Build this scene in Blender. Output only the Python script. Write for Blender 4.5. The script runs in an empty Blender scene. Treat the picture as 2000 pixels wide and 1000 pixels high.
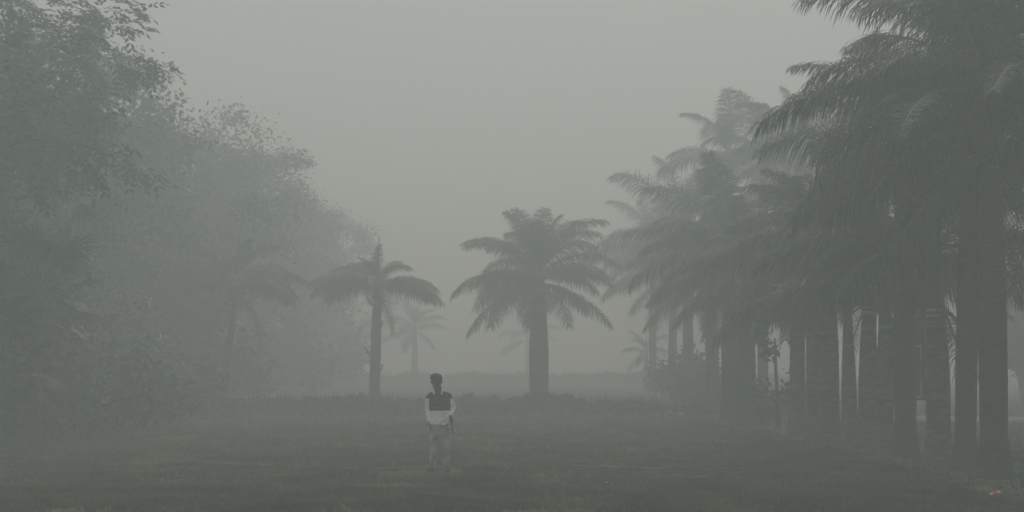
import bpy, bmesh, math, random
import numpy as np
from mathutils import Vector, Matrix, noise as mnoise
R = math.radians
PI = math.pi
scene = bpy.context.scene
COL = scene.collection

# ---------------------------------------------------------------- camera, sky, sun, exposure
CAM_H = 2.0
FPX = 2400.0            # focal length in photo pixels
HOR = 700.0             # horizon row in the photo
cam_d = bpy.data.cameras.new('camera')
cam_d.sensor_width = 36.0
cam_d.lens = FPX / 2000.0 * 36.0
cam_d.shift_y = (HOR - 500.0) / 2000.0
cam_d.clip_start = 0.1
cam_d.clip_end = 2000.0
cam = bpy.data.objects.new('camera', cam_d)
cam.location = (0, 0, CAM_H)
cam.rotation_euler = (R(90), 0, 0)
COL.objects.link(cam)
scene.camera = cam

SUN_EL, SUN_AZ = R(48), R(10)     # high soft sun beyond the scene, a little to the right
world = bpy.data.worlds.new('World')
scene.world = world
world.use_nodes = True
wn = world.node_tree
wn.nodes.clear()
wo = wn.nodes.new('ShaderNodeOutputWorld')
bg = wn.nodes.new('ShaderNodeBackground')
sky = wn.nodes.new('ShaderNodeTexSky')
sky.sky_type = 'NISHITA'
sky.sun_disc = False
sky.sun_elevation = SUN_EL
sky.sun_rotation = SUN_AZ
sky.dust_density = 6.0
hs = wn.nodes.new('ShaderNodeHueSaturation')
hs.inputs['Saturation'].default_value = 0.25
mx = wn.nodes.new('ShaderNodeMix')
mx.data_type = 'RGBA'
mx.inputs[0].default_value = 0.93
wn.links.new(sky.outputs[0], hs.inputs['Color'])
wn.links.new(hs.outputs[0], mx.inputs[6])
SKY_V = 4.8
mx.inputs[7].default_value = (SKY_V * 0.93, SKY_V * 1.0, SKY_V * 0.93, 1)
wn.links.new(mx.outputs[2], bg.inputs['Color'])
bg.inputs['Strength'].default_value = 0.1
wn.links.new(bg.outputs[0], wo.inputs['Surface'])

sun_d = bpy.data.lights.new('sun', 'SUN')
sun_d.energy = 1.3
sun_d.angle = R(30)
sun_d.color = (1.0, 0.985, 0.93)
sun = bpy.data.objects.new('sun', sun_d)
sdir = Vector((math.sin(SUN_AZ) * math.cos(SUN_EL), math.cos(SUN_AZ) * math.cos(SUN_EL), math.sin(SUN_EL)))
sun.rotation_euler = sdir.to_track_quat('Z', 'Y').to_euler()
COL.objects.link(sun)

vs = scene.view_settings
vs.view_transform = 'Standard'
vs.look = 'None'
vs.gamma = 1.0
vs.use_curve_mapping = False
vs.exposure = 0.0
cy = scene.cycles
cy.volume_bounces = 3
cy.max_bounces = 8

FOG_SIGMA = 0.0225
FOG_TOP = 18.0

# ---------------------------------------------------------------- helpers
def ground_pt(px, py):
    """world x, y of a ground point seen at photo pixel px, py"""
    d = CAM_H * FPX / (py - HOR)
    return (px - 1000.0) / FPX * d, d

def xz(px, py, d):
    return (px - 1000.0) / FPX * d, CAM_H + (HOR - py) / FPX * d

def mat(name, col, rough=0.8, var=0.25, scale=6.0, bump=0.0, bscale=30.0, stretch=(1, 1, 1), col2=None, spec=0.3, trans=0.0):
    m = bpy.data.materials.new(name)
    m.use_nodes = True
    nt = m.node_tree
    b = nt.nodes['Principled BSDF']
    b.inputs['Roughness'].default_value = rough
    b.inputs['Specular IOR Level'].default_value = spec
    tc = nt.nodes.new('ShaderNodeTexCoord')
    mp = nt.nodes.new('ShaderNodeMapping')
    mp.inputs['Scale'].default_value = stretch
    nt.links.new(tc.outputs['Object'], mp.inputs[0])
    n = nt.nodes.new('ShaderNodeTexNoise')
    n.inputs['Scale'].default_value = scale
    n.inputs['Detail'].default_value = 5
    nt.links.new(mp.outputs[0], n.inputs['Vector'])
    rp = nt.nodes.new('ShaderNodeValToRGB')
    if col2 is None:
        a = [c * (1 - var) for c in col]
        c2 = [c * (1 + var) for c in col]
    else:
        a, c2 = col, col2
    rp.color_ramp.elements[0].position = 0.35
    rp.color_ramp.elements[1].position = 0.65
    rp.color_ramp.elements[0].color = (*a, 1)
    rp.color_ramp.elements[1].color = (*c2, 1)
    nt.links.new(n.outputs['Fac'], rp.inputs[0])
    nt.links.new(rp.outputs[0], b.inputs['Base Color'])
    if bump > 0:
        n2 = nt.nodes.new('ShaderNodeTexNoise')
        n2.inputs['Scale'].default_value = bscale
        n2.inputs['Detail'].default_value = 6
        nt.links.new(mp.outputs[0], n2.inputs['Vector'])
        bp = nt.nodes.new('ShaderNodeBump')
        bp.inputs['Strength'].default_value = bump
        bp.inputs['Distance'].default_value = 0.03
        nt.links.new(n2.outputs['Fac'], bp.inputs['Height'])
        nt.links.new(bp.outputs[0], b.inputs['Normal'])
    return m

M = {}
M['trunk'] = mat('palm_bark', (0.05, 0.05, 0.044), 0.9, 0.55, 5, 0.7, 14, (1, 1, 5))
M['trunk_pale'] = mat('palm_bark_haze_pale', (0.11, 0.112, 0.10), 0.9, 0.55, 4, 0.7, 14, (1, 1, 3))  # haze layering between the trunks put into a paler bark colour
M['shaft'] = mat('palm_crownshaft', (0.05, 0.062, 0.038), 0.55, 0.25, 3, 0.2, 10, (1, 1, 0.4))
M['ring'] = mat('palm_ring_scar', (0.4, 0.39, 0.36), 0.8, 0.2, 8)
M['frond'] = mat('palm_frond', (0.017, 0.026, 0.014), 0.5, 0.35, 2.0, spec=0.3)
M['rachis'] = mat('palm_midrib', (0.10, 0.11, 0.07), 0.5, 0.3, 3)  # paler than the leaflets: frond highlights put into the midrib colour
M['dryfrond'] = mat('dry_frond', (0.07, 0.06, 0.04), 0.7, 0.3, 2.0)
M['leaf'] = mat('broad_leaf', (0.035, 0.05, 0.024), 0.6, 0.35, 0.8)
M['leafd'] = mat('broad_leaf_dark', (0.028, 0.04, 0.022), 0.6, 0.35, 0.8)
M['bark'] = mat('tree_bark', (0.06, 0.055, 0.045), 0.95, 0.3, 6, 0.6, 20, (1, 1, 0.4))
M['hedge'] = mat('hedge_leaf', (0.03, 0.04, 0.02), 0.7, 0.35, 2.0)
M['grass'] = mat('grass_blade', (0.02, 0.027, 0.014), 0.8, 0.0, 0.9, col2=(0.10, 0.10, 0.06))
M['skin'] = mat('skin', (0.03, 0.02, 0.015), 0.6, 0.1, 8)
M['hair'] = mat('hair', (0.008, 0.008, 0.008), 0.7, 0.2, 60, 0.5, 90)
M['navy'] = mat('dark_cloth', (0.012, 0.014, 0.014), 0.9, 0.15, 12)
M['chest'] = mat('chest_cloth', (0.025, 0.027, 0.024), 0.9, 0.25, 25)
M['white'] = mat('pale_cloth', (0.78, 0.78, 0.76), 0.9, 0.05, 14, 0.6, 22)
M['jeans'] = mat('faded_denim', (0.05, 0.058, 0.068), 0.9, 0.0, 5, 0.8, 26, col2=(0.44, 0.47, 0.52))
M['shoe'] = mat('dark_shoe', (0.015, 0.014, 0.013), 0.5, 0.2, 20)
M['print'] = mat('chest_print', (0.10, 0.10, 0.09), 0.9, 0.5, 80)
M['stick'] = mat('dark_stick', (0.02, 0.018, 0.015), 0.6, 0.2, 20)
M['board'] = mat('notice_board_paint', (0.06, 0.065, 0.06), 0.6, 0.2, 3)
M['boardline'] = mat('notice_board_border', (0.3, 0.33, 0.34), 0.6, 0.1, 3)
M['metal'] = mat('post_metal', (0.06, 0.06, 0.06), 0.5, 0.2, 9)
M['stone'] = mat('pale_stone', (0.38, 0.37, 0.34), 0.9, 0.2, 6, 0.5, 12)
M['kerb'] = mat('kerb_concrete', (0.6, 0.6, 0.57), 0.9, 0.1, 6)
M['red'] = mat('red_wrapper', (0.62, 0.05, 0.04), 0.5, 0.1, 20)
M['paper'] = mat('white_paper', (0.75, 0.75, 0.72), 0.6, 0.05, 20)
M['dead'] = mat('dead_leaf', (0.12, 0.06, 0.04), 0.8, 0.3, 12)
M['pole'] = mat('weathered_pole', (0.02, 0.018, 0.015), 0.8, 0.0, 2, 0.3, 30, col2=(0.15, 0.15, 0.14))

def ground_material():
    m = bpy.data.materials.new('lawn_ground')
    m.use_nodes = True
    nt = m.node_tree
    b = nt.nodes['Principled BSDF']
    b.inputs['Roughness'].default_value = 0.95
    b.inputs['Specular IOR Level'].default_value = 0.1
    tc = nt.nodes.new('ShaderNodeTexCoord')
    n1 = nt.nodes.new('ShaderNodeTexNoise'); n1.inputs['Scale'].default_value = 0.6; n1.inputs['Detail'].default_value = 6
    n2 = nt.nodes.new('ShaderNodeTexNoise'); n2.inputs['Scale'].default_value = 9; n2.inputs['Detail'].default_value = 8
    mp = nt.nodes.new('ShaderNodeMapping'); mp.inputs['Scale'].default_value = (0.5, 1.6, 1)
    nt.links.new(tc.outputs['Object'], mp.inputs[0])
    nt.links.new(mp.outputs[0], n1.inputs['Vector'])
    nt.links.new(tc.outputs['Object'], n2.inputs['Vector'])
    r1 = nt.nodes.new('ShaderNodeValToRGB')
    r1.color_ramp.elements[0].position = 0.38; r1.color_ramp.elements[0].color = (0.022, 0.028, 0.016, 1)
    r1.color_ramp.elements[1].position = 0.66; r1.color_ramp.elements[1].color = (0.085, 0.092, 0.055, 1)
    r2 = nt.nodes.new('ShaderNodeValToRGB')
    r2.color_ramp.elements[0].position = 0.3; r2.color_ramp.elements[0].color = (0.55, 0.55, 0.55, 1)
    r2.color_ramp.elements[1].position = 0.7; r2.color_ramp.elements[1].color = (1.35, 1.35, 1.35, 1)
    mu = nt.nodes.new('ShaderNodeMix'); mu.data_type = 'RGBA'; mu.blend_type = 'MULTIPLY'; mu.inputs[0].default_value = 1
    nt.links.new(n1.outputs['Fac'], r1.inputs[0]); nt.links.new(n2.outputs['Fac'], r2.inputs[0])
    nt.links.new(r1.outputs[0], mu.inputs[6]); nt.links.new(r2.outputs[0], mu.inputs[7])
    # bare trodden soil along the foot of the palm row
    sx = nt.nodes.new('ShaderNodeSeparateXYZ'); nt.links.new(tc.outputs['Object'], sx.inputs[0])
    def mth(op, a, bb, clamp=False):
        q = nt.nodes.new('ShaderNodeMath'); q.operation = op; q.use_clamp = clamp
        for k, v in enumerate((a, bb)):
            if isinstance(v, (int, float)): q.inputs[k].default_value = v
            elif v is not None: nt.links.new(v, q.inputs[k])
        return q.outputs[0]
    dist = mth('ABSOLUTE', mth('SUBTRACT', sx.outputs[0], 8.3), None)
    wob = mth('MULTIPLY', n1.outputs['Fac'], 3.4)
    msk = mth('SUBTRACT', mth('ADD', wob, 0.2), dist, True)
    so = nt.nodes.new('ShaderNodeMix'); so.data_type = 'RGBA'
    nt.links.new(msk, so.inputs[0]); nt.links.new(mu.outputs[2], so.inputs[6])
    sc2 = nt.nodes.new('ShaderNodeMix'); sc2.data_type = 'RGBA'; sc2.blend_type = 'MULTIPLY'; sc2.inputs[0].default_value = 1
    sc2.inputs[6].default_value = (0.15, 0.15, 0.115, 1); nt.links.new(r2.outputs[0], sc2.inputs[7])
    nt.links.new(sc2.outputs[2], so.inputs[7])
    nt.links.new(so.outputs[2], b.inputs['Base Color'])
    bp = nt.nodes.new('ShaderNodeBump'); bp.inputs['Strength'].default_value = 0.8; bp.inputs['Distance'].default_value = 0.05
    nt.links.new(n2.outputs['Fac'], bp.inputs['Height']); nt.links.new(bp.outputs[0], b.inputs['Normal'])
    return m
M['ground'] = ground_material()

def tag(o, label=None, cat=None, group=None, kind=None):
    if label: o['label'] = label
    if cat: o['category'] = cat
    if group: o['group'] = group
    if kind: o['kind'] = kind
    return o

def empty(name, loc, rz=0.0):
    o = bpy.data.objects.new(name, None)
    o.empty_display_size = 0.2
    o.location = loc
    o.rotation_euler = (0, 0, rz)
    COL.objects.link(o)
    return o

def link(name, me, parent=None, loc=(0, 0, 0), rz=0.0):
    o = bpy.data.objects.new(name, me)
    o.location = loc
    o.rotation_euler = (0, 0, rz)
    COL.objects.link(o)
    if parent: o.parent = parent
    return o

class MB:
    """collects vertices and faces, builds one mesh"""
    def __init__(s):
        s.v = []; s.f = []; s.mi = []; s.cur = 0
    def face(s, idx):
        s.f.append(idx); s.mi.append(s.cur)
    def strip(s, pts, widths, side):
        """flat tapering strip along pts; side is the width direction"""
        base = len(s.v)
        for p, w in zip(pts, widths):
            s.v.append(p - side * w); s.v.append(p + side * w)
        for i in range(len(pts) - 1):
            a = base + 2 * i
            s.face((a, a + 1, a + 3, a + 2))
    def leafstrip(s, pts, w, side):
        """strip ending in a point"""
        base = len(s.v)
        n = len(pts)
        for i in range(n - 1):
            ww = w * (0.75 if i == 0 else 1.0 - 0.35 * (i / (n - 1)))
            s.v.append(pts[i] - side * ww); s.v.append(pts[i] + side * ww)
        s.v.append(pts[-1])
        for i in range(n - 2):
            a = base + 2 * i
            s.face((a, a + 1, a + 3, a + 2))
        a = base + 2 * (n - 2)
        s.face((a, a + 1, len(s.v) - 1))
    def tube(s, pts, radii, n=8, cap=True, ell=None, jitter=0.0, rng=None):
        base = len(s.v)
        pts = [Vector(p) for p in pts]
        up = Vector((0, 0, 1))
        prev = None
        for i, p in enumerate(pts):
            t = (pts[min(i + 1, len(pts) - 1)] - pts[max(i - 1, 0)]).normalized()
            if prev is None:
                ref = Vector((1, 0, 0)) if abs(t.x) < 0.9 else Vector((0, 1, 0))
                a = (ref - t * ref.dot(t)).normalized()
            else:
                a = (prev - t * prev.dot(t)).normalized()
            prev = a
            b = t.cross(a)
            r = radii[i]
            for k in range(n):
                th = 2 * PI * k / n
                rr = r * (1 + (rng.uniform(-jitter, jitter) if jitter else 0))
                e = ell[i] if ell else 1.0
                s.v.append(p + a * (math.cos(th) * rr) + b * (math.sin(th) * rr * e))
        for i in range(len(pts) - 1):
            for k in range(n):
                a0 = base + i * n + k; a1 = base + i * n + (k + 1) % n
                s.face((a0, a1, a1 + n, a0 + n))
        if cap:
            s.face(tuple(base + k for k in range(n))[::-1])
            e0 = base + (len(pts) - 1) * n
            s.face(tuple(e0 + k for k in range(n)))
    def box(s, c, d, rot=None):
        base = len(s.v)
        for sx in (-1, 1):
            for sy in (-1, 1):
                for sz in (-1, 1):
                    q = Vector((sx * d[0] / 2, sy * d[1] / 2, sz * d[2] / 2))
                    if rot is not None: q = rot @ q
                    s.v.append(Vector(c) + q)
        for f in ((0, 1, 3, 2), (4, 6, 7, 5), (0, 4, 5, 1), (2, 3, 7, 6), (0, 2, 6, 4), (1, 5, 7, 3)):
            s.face(tuple(base + i for i in f))
    def ball(s, c, r, nu=12, nv=8, sc=(1, 1, 1)):
        base = len(s.v); c = Vector(c)
        s.v.append(c + Vector((0, 0, r * sc[2])))
        for j in range(1, nv):
            ph = PI * j / nv
            for i in range(nu):
                th = 2 * PI * i / nu
                s.v.append(c + Vector((r * sc[0] * math.sin(ph) * math.cos(th), r * sc[1] * math.sin(ph) * math.sin(th), r * sc[2] * math.cos(ph))))
        s.v.append(c - Vector((0, 0, r * sc[2])))
        last = len(s.v) - 1
        for i in range(nu):
            s.face((base, base + 1 + i, base + 1 + (i + 1) % nu))
            e = base + 1 + (nv - 2) * nu
            s.face((e + (i + 1) % nu, e + i, last))
        for j in range(nv - 2):
            for i in range(nu):
                a = base + 1 + j * nu + i; b = base + 1 + j * nu + (i + 1) % nu
                s.face((a, a + nu, b + nu, b))
    def mesh(s, name, mats, smooth=False):
        me = bpy.data.meshes.new(name)
        me.from_pydata([tuple(v) for v in s.v], [], s.f)
        for m in (mats if isinstance(mats, (list, tuple)) else [mats]): me.materials.append(m)
        if any(s.mi): me.polygons.foreach_set('material_index', s.mi)
        if smooth: me.polygons.foreach_set('use_smooth', [True] * len(me.polygons))
        me.update()
        return me

def quads_mesh(name, P, material):
    """P: (n,4,3) array of separate quads"""
    n = len(P)
    me = bpy.data.meshes.new(name)
    me.vertices.add(n * 4)
    me.vertices.foreach_set('co', P.reshape(-1).astype(np.float32))
    me.loops.add(n * 4)
    me.loops.foreach_set('vertex_index', np.arange(n * 4, dtype=np.int32))
    me.polygons.add(n)
    me.polygons.foreach_set('loop_start', np.arange(0, n * 4, 4, dtype=np.int32))
    me.materials.append(material)
    me.update(calc_edges=True)
    return me

def leaf_quads(centers, size, rng, elong=1.8, droop=0.0, updir=None):
    """random diamond leaves at the given centres (numpy)"""
    n = len(centers)
    d = rng.normal(size=(n, 3)); d[:, 2] = d[:, 2] * 0.6 - droop
    d /= np.linalg.norm(d, axis=1, keepdims=True)
    r = rng.normal(size=(n, 3))
    s = np.cross(d, r); s /= np.linalg.norm(s, axis=1, keepdims=True)
    sz = size * rng.uniform(0.6, 1.35, size=(n, 1))
    a = centers - d * sz * elong * 0.5
    b = centers + d * sz * elong * 0.5
    m = centers - d * sz * 0.1
    return np.stack([a, m + s * sz * 0.5, b, m - s * sz * 0.5], axis=1)

# ---------------------------------------------------------------- setting: ground, haze
def build_ground():
    xs = np.concatenate([np.linspace(-240, -30, 12), np.linspace(-28, 28, 113), np.linspace(30, 240, 12)])
    ys = np.concatenate([np.linspace(-20, 10, 8), np.linspace(11, 60, 99), np.linspace(63, 240, 20)])
    V = []; nx = len(xs)
    for y in ys:
        for x in xs:
            near = 1.0 if 8 < y < 80 and abs(x) < 30 else 0.0
            z = 0.035 * mnoise.noise(Vector((x * 0.5, y * 0.5, 0))) * near
            V.append((x, y, z))
    F = [(j * nx + i, j * nx + i + 1, (j + 1) * nx + i + 1, (j + 1) * nx + i) for j in range(len(ys) - 1) for i in range(nx - 1)]
    me = bpy.data.meshes.new('ground')
    me.from_pydata(V, [], F)
    me.materials.append(M['ground'])
    me.polygons.foreach_set('use_smooth', [True] * len(me.polygons))
    o = link('ground', me)
    tag(o, kind='structure')
build_ground()

def gz(x, y):
    return 0.035 * mnoise.noise(Vector((x * 0.5, y * 0.5, 0))) if 8 < y < 80 and abs(x) < 30 else 0.0

def build_haze():
    b = MB(); top = FOG_TOP; bot = -1.2
    b.box((0, 110, (top + bot) / 2), (520, 310, top - bot))
    m = bpy.data.materials.new('haze_air')
    m.use_nodes = True
    nt = m.node_tree; nt.nodes.clear()
    out = nt.nodes.new('ShaderNodeOutputMaterial')
    pv = nt.nodes.new('ShaderNodeVolumePrincipled')
    pv.inputs['Color'].default_value = (0.86, 0.947, 0.937, 1)
    pv.inputs['Absorption Color'].default_value = (0.97, 0.97, 0.97, 1)
    pv.inputs['Density'].default_value = FOG_SIGMA
    pv.inputs['Anisotropy'].default_value = 0.0
    nt.links.new(pv.outputs[0], out.inputs['Volume'])
    o = link('haze', b.mesh('haze', m))
    tag(o, kind='stuff')
build_haze()

# ---------------------------------------------------------------- palms
def frond_mesh(name, seed, e0, droop, L=3.7, n=140, ll=1.0, w=0.0135, material=None, hang=0.5, twist=0.0):
    """one feather leaf in the local +X direction; e0 start elevation, droop total bend"""
    rng = random.Random(seed)
    mb = MB()
    K = 26
    pts = [Vector((0, 0, 0))]
    yaw = 0
    el = e0
    els = []
    for i in range(K):
        s = (i + 0.5) / K
        el = e0 - droop * (s ** 1.35)
        yaw = twist * s * s
        els.append(el)
        pts.append(pts[-1] + Vector((math.cos(el) * math.cos(yaw), math.cos(el) * math.sin(yaw), math.sin(el))) * (L / K))
    rad = [0.045 * (1 - i / K) ** 0.8 + 0.006 for i in range(K + 1)]
    rad[0] = 0.07
    mb.cur = 1
    mb.tube(pts[::2], rad[::2], 5, ell=[0.7] * len(pts[::2]))
    mb.cur = 0
    for i in range(n):
        s = 0.14 + 0.86 * (i + 0.5) / n
        f = s * K
        k = min(int(f), K - 1)
        p = pts[k].lerp(pts[k + 1], f - k)
        t = (pts[k + 1] - pts[k]).normalized()
        side = t.cross(Vector((0, 0, 1)))
        if side.length < 0.2: side = Vector((0, 1, 0))
        side.normalize()
        upv = side.cross(t).normalized()
        length = ll * min(1.0, 0.45 + (s - 0.14) * 2.4) * (1.0 - 0.62 * max(0, (s - 0.55) / 0.45) ** 1.3)
        for sg in (-1, 1):
            lift = rng.uniform(-0.3, 0.55)
            fwd = 0.55 + 0.9 * max(0, s - 0.5) + rng.uniform(-0.15, 0.2)
            d = (side * sg + t * fwd + upv * lift).normalized()
            q = [p.copy()]
            lh = length * rng.uniform(0.8, 1.15)
            hg = hang * rng.uniform(0.6, 1.3)
            for j in range(3):
                q.append(q[-1] + d * (lh / 3))
                d = (d + Vector((0, 0, -1)) * hg * (0.75 + 0.45 * j)).normalized()
            ws = (t + Vector((rng.uniform(-.3, .3), rng.uniform(-.3, .3), rng.uniform(-.3, .3)))).normalized()
            mb.leafstrip(q, w * rng.uniform(0.75, 1.2), ws)
    return mb.mesh(name, [material or M['frond'], M['rachis'] if material is None else material])

FR = {}
def frond_class(key, e0, droop, n=3, **kw):
    FR[key] = [frond_mesh('frond', hash(key) % 1000 if False else sum(map(ord, key)) + i * 17, e0 + R(random.Random(i + len(key)).uniform(-7, 7)), droop * random.Random(i * 3 + 1).uniform(0.85, 1.15), twist=random.Random(i * 7).uniform(-.35, .35), **kw) for i in range(n)]
frond_class('up', R(78), R(50), hang=0.6, L=3.0, ll=0.8)
frond_class('high', R(62), R(84), hang=0.8)
frond_class('mid', R(42), R(80), hang=1.0)
frond_class('low', R(20), R(66), hang=1.25, n=4, ll=1.2, L=3.6)
frond_class('hang', R(-12), R(46), hang=1.3, L=3.4, ll=1.1)
FR['dead'] = [frond_mesh('dead_frond', 900 + i, R(-42), R(38), L=2.7, n=60, ll=.7, hang=1.2, material=M['dryfrond']) for i in range(2)]
# arching leaf for tall slender palms

def palm_trunk_mesh(h, rbase, rmid, rtop, seed, lean, boot=1.42, n=20, material=None):
    rng = random.Random(seed)
    mb = MB()
    K = max(14, int(h / 0.16))
    pts = []; rad = []
    for i in range(K + 1):
        s = i / K
        z = -0.15 + s * (h + 0.15)
        if s < 0.5: r = rbase + (rmid - rbase) * math.sin(s / 0.5 * PI / 2)
        else: r = rmid + (rtop - rmid) * (1 - math.cos((s - 0.5) / 0.5 * PI / 2))
        if z < 0.65: r += rbase * (boot - 1) * (1 - max(z, 0) / 0.65) ** 0.8
        r *= 1 + (0.018 if i % 2 else -0.012) + rng.uniform(-0.01, 0.01)
        pts.append(Vector((lean[0] * s ** 1.4, lean[1] * s ** 1.4, z)))
        rad.append(r)
    mb.tube(pts, rad, n, jitter=0.012, rng=rng)
    return mb.mesh('trunk', material or M['trunk'], True), pts[-1]

def build_palm(px, d, h, label, seed, wid=0.5, shaft=1.3, fs=1.0, nf=16, lean=(0, 0), name='royal_palm', group='palms standing in the row along the right edge of the lawn', spear=True, ring=True, cls=None, py=None, X=None, mid=1.12, droopy=0, flat=0, pale=0, rings=3, short=0):
    rng = random.Random(seed)
    x = X if X is not None else (px - 1000.0) / FPX * d
    root = empty(name, (x, d, gz(x, d)))
    tag(root, label, 'palm tree', group)
    r = wid / 2
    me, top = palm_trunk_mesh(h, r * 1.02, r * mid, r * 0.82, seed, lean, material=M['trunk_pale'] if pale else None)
    link('trunk', me, root)
    ax = Vector((lean[0], lean[1], h * 2)).normalized()
    # crownshaft
    mb = MB()
    K = 8
    pts = []; rad = []
    for i in range(K + 1):
        s = i / K
        pts.append(top + ax * (s * shaft))
        rad.append(r * 0.80 * (1.0 + 0.10 * math.sin(s * PI * 0.6) - 0.55 * s ** 1.5))
    mb.tube(pts, rad, 16)
    link('crownshaft', mb.mesh('crownshaft', M['shaft'], True), root)
    if ring:
        mb = MB()
        for q in range(rings):
            zz = top - ax * (0.03 + q * 0.11)
            mb.tube([zz - ax * 0.028, zz, zz + ax * 0.028], [r * 0.86, r * 0.9, r * 0.86], 16)
        link('ring_scar', mb.mesh('ring_scar', M['ring'], True), root)
    tip = pts[-1]
    ang = rng.uniform(0, 6.28)
    for i in range(nf):
        u = i / (nf - 1)
        key = 'up' if u < 0.10 else 'high' if u < 0.26 else 'mid' if u < 0.42 else 'low' if u < 0.75 else 'hang'
        if droopy and key == 'up': key = 'high'
        sf = 1.0
        if short and key == 'hang': key = 'low'
        if flat: key, sf = ('up', .62) if u < .08 else ('high', .6) if u < .25 else ('mid', .72) if u < .42 else ('low', .98)
        me = rng.choice(FR[key])
        o = link('frond', me, root, tip - ax * (0.10 + 0.55 * shaft * u * 0.8), ang + rng.uniform(-.25, .25))
        sc = fs * sf * rng.uniform(0.76, 1.1)
        o.scale = (sc, sc * rng.choice((-1, 1)), sc)
        o.rotation_euler = (rng.uniform(-.28, .28), rng.uniform(-.2, .16), ang)
        ang += 2.39996 + rng.uniform(-.2, .2)
    for k in range((seed // 7) % 3 if d < 60 else 0):
        o = link('dead_frond', rng.choice(FR['dead']), root, top + ax * rng.uniform(.05, .3), rng.uniform(0, 6.28))
        o.scale = (fs * .85,) * 3
    if spear:
        mb = MB()
        hgt = 1.9 * fs
        mb.tube([tip - ax * 0.4, tip + ax * hgt * 0.5, tip + ax * hgt + Vector((0.05, 0, 0))], [0.06, 0.045, 0.006], 6)
        link('spear_leaf', mb.mesh('spear_leaf', M['frond'], True), root)
    return root

RG = 'palms standing in the row along the right edge of the lawn'
# the near row, from the camera outwards
row = [
 (2040, 19.2, 4.9, .52, 1.3, 1.02, 'nearest palm of all, cut by the right edge of the photo'),
 (1942, 20.5, 5.3, .46, 1.4, 1.06, 'nearest palm fully in view, thick dark trunk with a flared foot beside the red wrapper'),
 (1885, 21.9, 5.6, .38, 1.4, 1.02, 'second palm fully in view from the right, thick dark trunk almost touching the nearest one'),
 (1834, 23.1, 2.95, .45, 1.5, 0.95, 'shorter palm with pale ring scars high on its trunk, just right of the notice board'),
 (1769, 24.9, 5.2, .44, 1.3, .84, 'tall palm with a dark flared foot just left of the notice board'),
 (1727, 26.5, 2.7, .39, 1.2, 0.9, 'short palm with one ring scar, close behind the tall one by the board'),
 (1692, 27.4, 3.15, .39, 1.3, 0.78, 'palm with stacked pale ring scars, right of the slimmest short palm'),
 (1660, 29.0, 2.35, .35, 1.3, 0.85, 'slimmest short palm of the near row, with a low pale ring'),
 (1620, 29.8, 3.9, .50, 1.3, .82, 'thick palm with low hanging fronds, between the slim short palm and a slimmer pale trunk'),
 (1587, 30.8, 3.9, .31, 1.2, 0.75, 'slender greyer palm trunk second from the left end of the dark near row'),
 (1557, 31.6, 3.6, .40, 1.2, .76, 'leftmost palm of the dark near row, its crown drooping over the thin sapling'),
 (1458, 36.5, 3.5, .55, 1.3, 0.85, 'misty grey green palm with a broad trunk just left of the thin sapling'),
 (1425, 39.0, 4.3, .52, 1.3, 1.0, 'misty palm second to the left of the thin sapling, crown hanging low'),
 (1392, 47.0, 4.2, .5, 1.3, 1.0, 'hazy palm rising right behind the low dark bush on the lawn edge'),
 (1345, 57.0, 6.6, .5, 1.4, 1.3, 'bulky hazy blue grey palm with a full rounded crown of drooping fronds'),
 (1312, 64.0, 5.4, .45, 1.3, 1.15, 'faint hazy palm at the left flank of the bulky rounded crown'),
 (1275, 72.0, 7.4, .45, 1.3, 1.2, 'faintest pale palm of the right row, its thin crown left of the bulky rounded one'),
]
for i, (px, d, h, w, sh, fs, lab) in enumerate(row):
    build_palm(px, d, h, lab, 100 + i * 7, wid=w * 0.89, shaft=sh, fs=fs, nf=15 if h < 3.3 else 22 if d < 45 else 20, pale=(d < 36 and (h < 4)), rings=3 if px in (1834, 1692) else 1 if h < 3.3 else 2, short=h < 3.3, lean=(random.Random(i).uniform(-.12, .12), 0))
TG = 'tall palms rising behind the right row'
for i, (px, d, h, fs, lab) in enumerate([
  (1425, 55.0, 10.0, 1.0, 'tall hazy palm whose arching frond reaches furthest left above the rounded crown'),
  (1490, 52.0, 9.9, 0.9, 'tall hazy palm with upright feathery top, right of the one with the long arching frond'),
  (1560, 46.0, 8.9, 0.85, 'tall misty palm partly hidden behind the near dark fronds at the upper right')]):
    build_palm(px, d, h, lab, 400 + i * 11, wid=0.42, shaft=1.3, fs=fs, nf=16, group=TG)

# the two palms in the middle and faint ones behind
build_palm(1053, 47.5, 4.0, 'larger hazy palm in the middle of the lawn, thick bulging trunk and wide umbrella crown', 777, wid=0.68, shaft=1.6, fs=0.96, nf=40, lean=(-0.02, 0), group='palms beyond the hedge in the middle', mid=1.1)
palm_a = build_palm(731, 48.5, 4.3, 'smaller hazy palm left of centre, slender knobbly trunk behind the walking man', 555, wid=0.42, shaft=0.9, fs=0.84, nf=24, flat=1, lean=(0.12, 0), group='palms beyond the hedge in the middle', mid=1.0)
for dx, z, sg in ((-.10, 4.1, -1), (.16, 3.1, 1), (-.17, 2.1, -1), (.15, 1.4, 1)):
    b_ = MB(); b_.tube([(dx * .5, 0, z), (dx + sg * .1, 0, z + .12), (dx + sg * .2, -.02, z + .36)], [.06, .04, .02], 6)
    link('leaf_stub', b_.mesh('leaf_stub', M['trunk']), palm_a)
build_palm(810, 98.0, 3.6, 'very faint small palm in the fog between the two middle palms', 31, wid=0.45, shaft=1.1, fs=0.85, nf=13, group='palms beyond the hedge in the middle', ring=False)
build_palm(1031, 116.0, 3.2, 'barely visible palm deep in the fog behind the larger middle palm', 32, wid=0.45, shaft=1.1, fs=1.1, nf=13, group='palms beyond the hedge in the middle', ring=False)
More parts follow.
